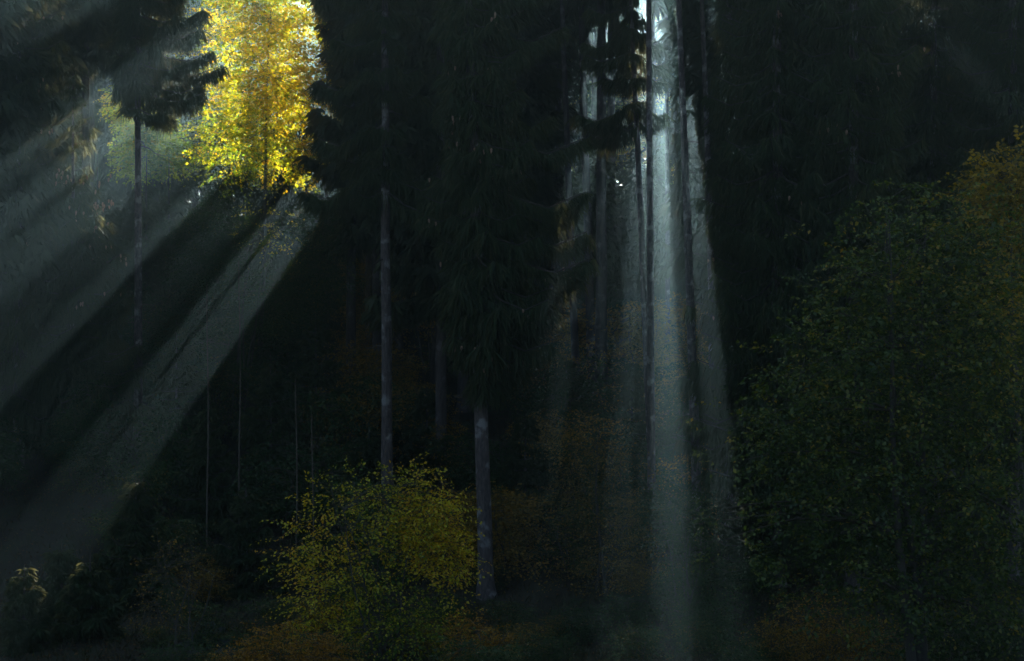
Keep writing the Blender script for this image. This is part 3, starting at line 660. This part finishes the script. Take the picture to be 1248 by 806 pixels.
# ================================================================== UNDERGROWTH
UB = []
for k, (mt, n, tn) in enumerate([('dark', 420, .3), ('brown', 420, .6), ('orange', 300, .4), ('dark', 420, .6)]):
    r_ = np.random.default_rng(300 + k)
    lobes = [(r_.uniform(-.8, .8), r_.uniform(-.8, .8), r_.uniform(.4, 2.4), r_.uniform(.5, .9), r_.uniform(.5, .9), r_.uniform(.4, .8), 1, tn) for _ in range(8)]
    V, Q, tint, tw = broadleaf_geo(lobes, n, 9, .11, r_, twig_len=.6, flat=.3)
    t_, l_ = broadleaf_wood(lobes, 0, .03, tw, r_, 60, 3)
    UB.append([(V, Q, tint), t_, l_, mt, None])
ULAB = ['dark green understorey bush on the shaded slope', 'rusty brown understorey bush on the shaded slope', 'dull orange understorey bush on the shaded slope', 'mixed green and brown understorey bush on the shaded slope']
for k in range(190):
    d = rng.uniform(57, 104); px = rng.uniform(-30, 1000) if k % 3 else rng.uniform(630, 920); x = (px - 624) / F * d
    q = 1 if (380 < px < 580 and rng.random() < .5) else int(rng.choice([0, 1, 2, 3], p=[.4, .25, .1, .25]))
    if px < 380 and q in (1, 2): q = 0
    if 380 <= px < 480 and d < 68: q = 3
    b = UB[q]; s = rng.uniform(.6, 1.35) * (1.25 if d > 75 else 1)
    root = empty('understorey_bush', (x, d, gz(x, d) - .05), ULAB[q], 'bush', ULAB[q].replace(' bush', ' bushes')); root.scale = (s, s, s * rng.uniform(.8, 1.2)); root.rotation_euler = (0, 0, rng.uniform(0, 6.28))
    if b[4] is None:
        a1 = mesh_obj('crown', b[0][0], b[0][1], M[b[3]], root, tint=b[0][2]); a2 = mesh_obj('stems', *b[1], M['beech_bark'], root, True); a3 = mesh_obj('branches', *b[2], M['twig'], root)
        a3['kind'] = 'stuff'; b[4] = (a1.data, a2.data, a3.data)
    else:
        for nm, me in zip(('crown', 'stems', 'branches'), b[4]):
            o = bpy.data.objects.new(nm, me); C.objects.link(o); o.parent = root
            if nm == 'branches': o['kind'] = 'stuff'
for k in range(46):
    d = rng.uniform(41, 57); px = rng.uniform(180, 930); x = (px - 624) / F * d; q = int(rng.choice([0, 1, 3], p=[.5, .2, .3])); b = UB[q]; s = rng.uniform(.22, .5)
    lab = ['low dark green ground plant on the forest floor', 'low rusty brown ground plant on the forest floor', '', 'low mixed green and brown ground plant on the forest floor'][q]
    root = empty('ground_plant', (x, d, gz(x, d) - .03), lab, 'plant', lab.replace('plant', 'plants')); root.scale = (s * 1.4, s * 1.4, s); root.rotation_euler = (0, 0, rng.uniform(0, 6.28))
    for nm, me in zip(('crown', 'stems', 'branches'), b[4]):
        o = bpy.data.objects.new(nm, me); C.objects.link(o); o.parent = root
        if nm == 'branches': o['kind'] = 'stuff'
# grass tufts and fallen leaves
def ground_cover():
    n = 60000; d = 38 + 62 * rng.random(n) ** 1.4; x = (rng.uniform(-40, 1290, n) - 624) / F * d
    P = np.stack([x, d, ground(x, d) - .02], -1)
    D = nrm(np.stack([rng.standard_normal(n) * .5, rng.standard_normal(n) * .5, np.ones(n)], -1))
    V, Q = strips(P, D, rng.uniform(.1, .45, n), np.full(n, .03), rng)
    o = mesh_obj('grass', V, Q, M['grass'], tint=np.repeat(rng.random(n), 2)); o['kind'] = 'stuff'; o['label'] = 'dull grass and herbs on the shaded forest floor'; o['category'] = 'grass'
    n = 50000; d = 38 + 62 * rng.random(n) ** 1.4; x = (rng.uniform(-40, 1290, n) - 624) / F * d
    P = np.stack([x, d, ground(x, d) + .03], -1)
    D = nrm(rng.standard_normal((n, 3)) * [1, 1, .3]); N = nrm(np.array([0, 0, 1.]) + .5 * rng.standard_normal((n, 3)))
    L = rng.uniform(.06, .13, n)
    V, Q = leaf_quads(P, D, N, L, L * .7)
    o = mesh_obj('leaf_litter', V, Q, M['litter'], tint=rng.random(n)); o['kind'] = 'stuff'; o['label'] = 'brown fallen leaves on the forest floor'; o['category'] = 'leaves'
ground_cover()
# pale rocks at the lower left
def rock(px, py, d, s, lab, seed):
    r_ = np.random.default_rng(seed); nu, nv = 12, 8
    th = np.linspace(0, 2 * PI, nu, endpoint=False); ph = np.linspace(.15, PI - .15, nv)
    A, B = np.meshgrid(th, ph)
    rr = s * (1 + .22 * np.sin(3 * A + seed) * np.sin(2 * B) + .12 * r_.standard_normal(A.shape))
    V = np.stack([rr * np.cos(A) * np.sin(B) * 1.3, rr * np.sin(A) * np.sin(B), .7 * rr * np.cos(B)], -1).reshape(-1, 3)
    i = np.arange(nv - 1)[:, None] * nu + np.arange(nu)[None]; j = np.arange(nv - 1)[:, None] * nu + (np.arange(nu)[None] + 1) % nu
    Q = np.stack([i, i + nu, j + nu, j], -1).reshape(-1, 4)
    x = (px - 624) / F * d
    o = mesh_obj('rock', V, Q, M['rock']); o.location = (x, d, gz(x, d) + s * .2); o['label'] = lab; o['category'] = 'rock'; o['group'] = 'pale rocks on the lower slope'
for k, (px, d, s) in enumerate([(250, 48, .35), (268, 47.4, .28), (240, 46.5, .22), (262, 49.2, .2), (276, 46.4, .3), (226, 47.5, .16), (256, 50, .18)]):
    rock(px, 0, d, s, 'pale grey rock lying in the gully left of the yellow bush', 400 + k)
# ================================================================== HAZE
def haze():
    x0, x1, y0, y1, z0, z1 = -420, 420, -320, 520, -14, 62
    V = [(x, y, z) for z in (z0, z1) for y in (y0, y1) for x in (x0, x1)]
    Q = [(0, 2, 3, 1), (4, 5, 7, 6), (0, 1, 5, 4), (2, 6, 7, 3), (0, 4, 6, 2), (1, 3, 7, 5)]
    m, t, out = new_mat('haze')
    v = t.nodes.new('ShaderNodeVolumePrincipled')
    v.inputs['Color'].default_value = (.52, .83, .98, 1); v.inputs['Density'].default_value = HAZE_DENSITY; v.inputs['Anisotropy'].default_value = HAZE_G
    t.links.new(v.outputs[0], out.inputs['Volume'])
    o = mesh_obj('haze', V, Q, m); o['kind'] = 'stuff'; o['label'] = 'thin morning mist hanging through the whole forest'; o['category'] = 'mist'
haze()
print('DEEP', n_deep, 'TRIS', sum(len(me.polygons) * 2 for me in bpy.data.meshes))
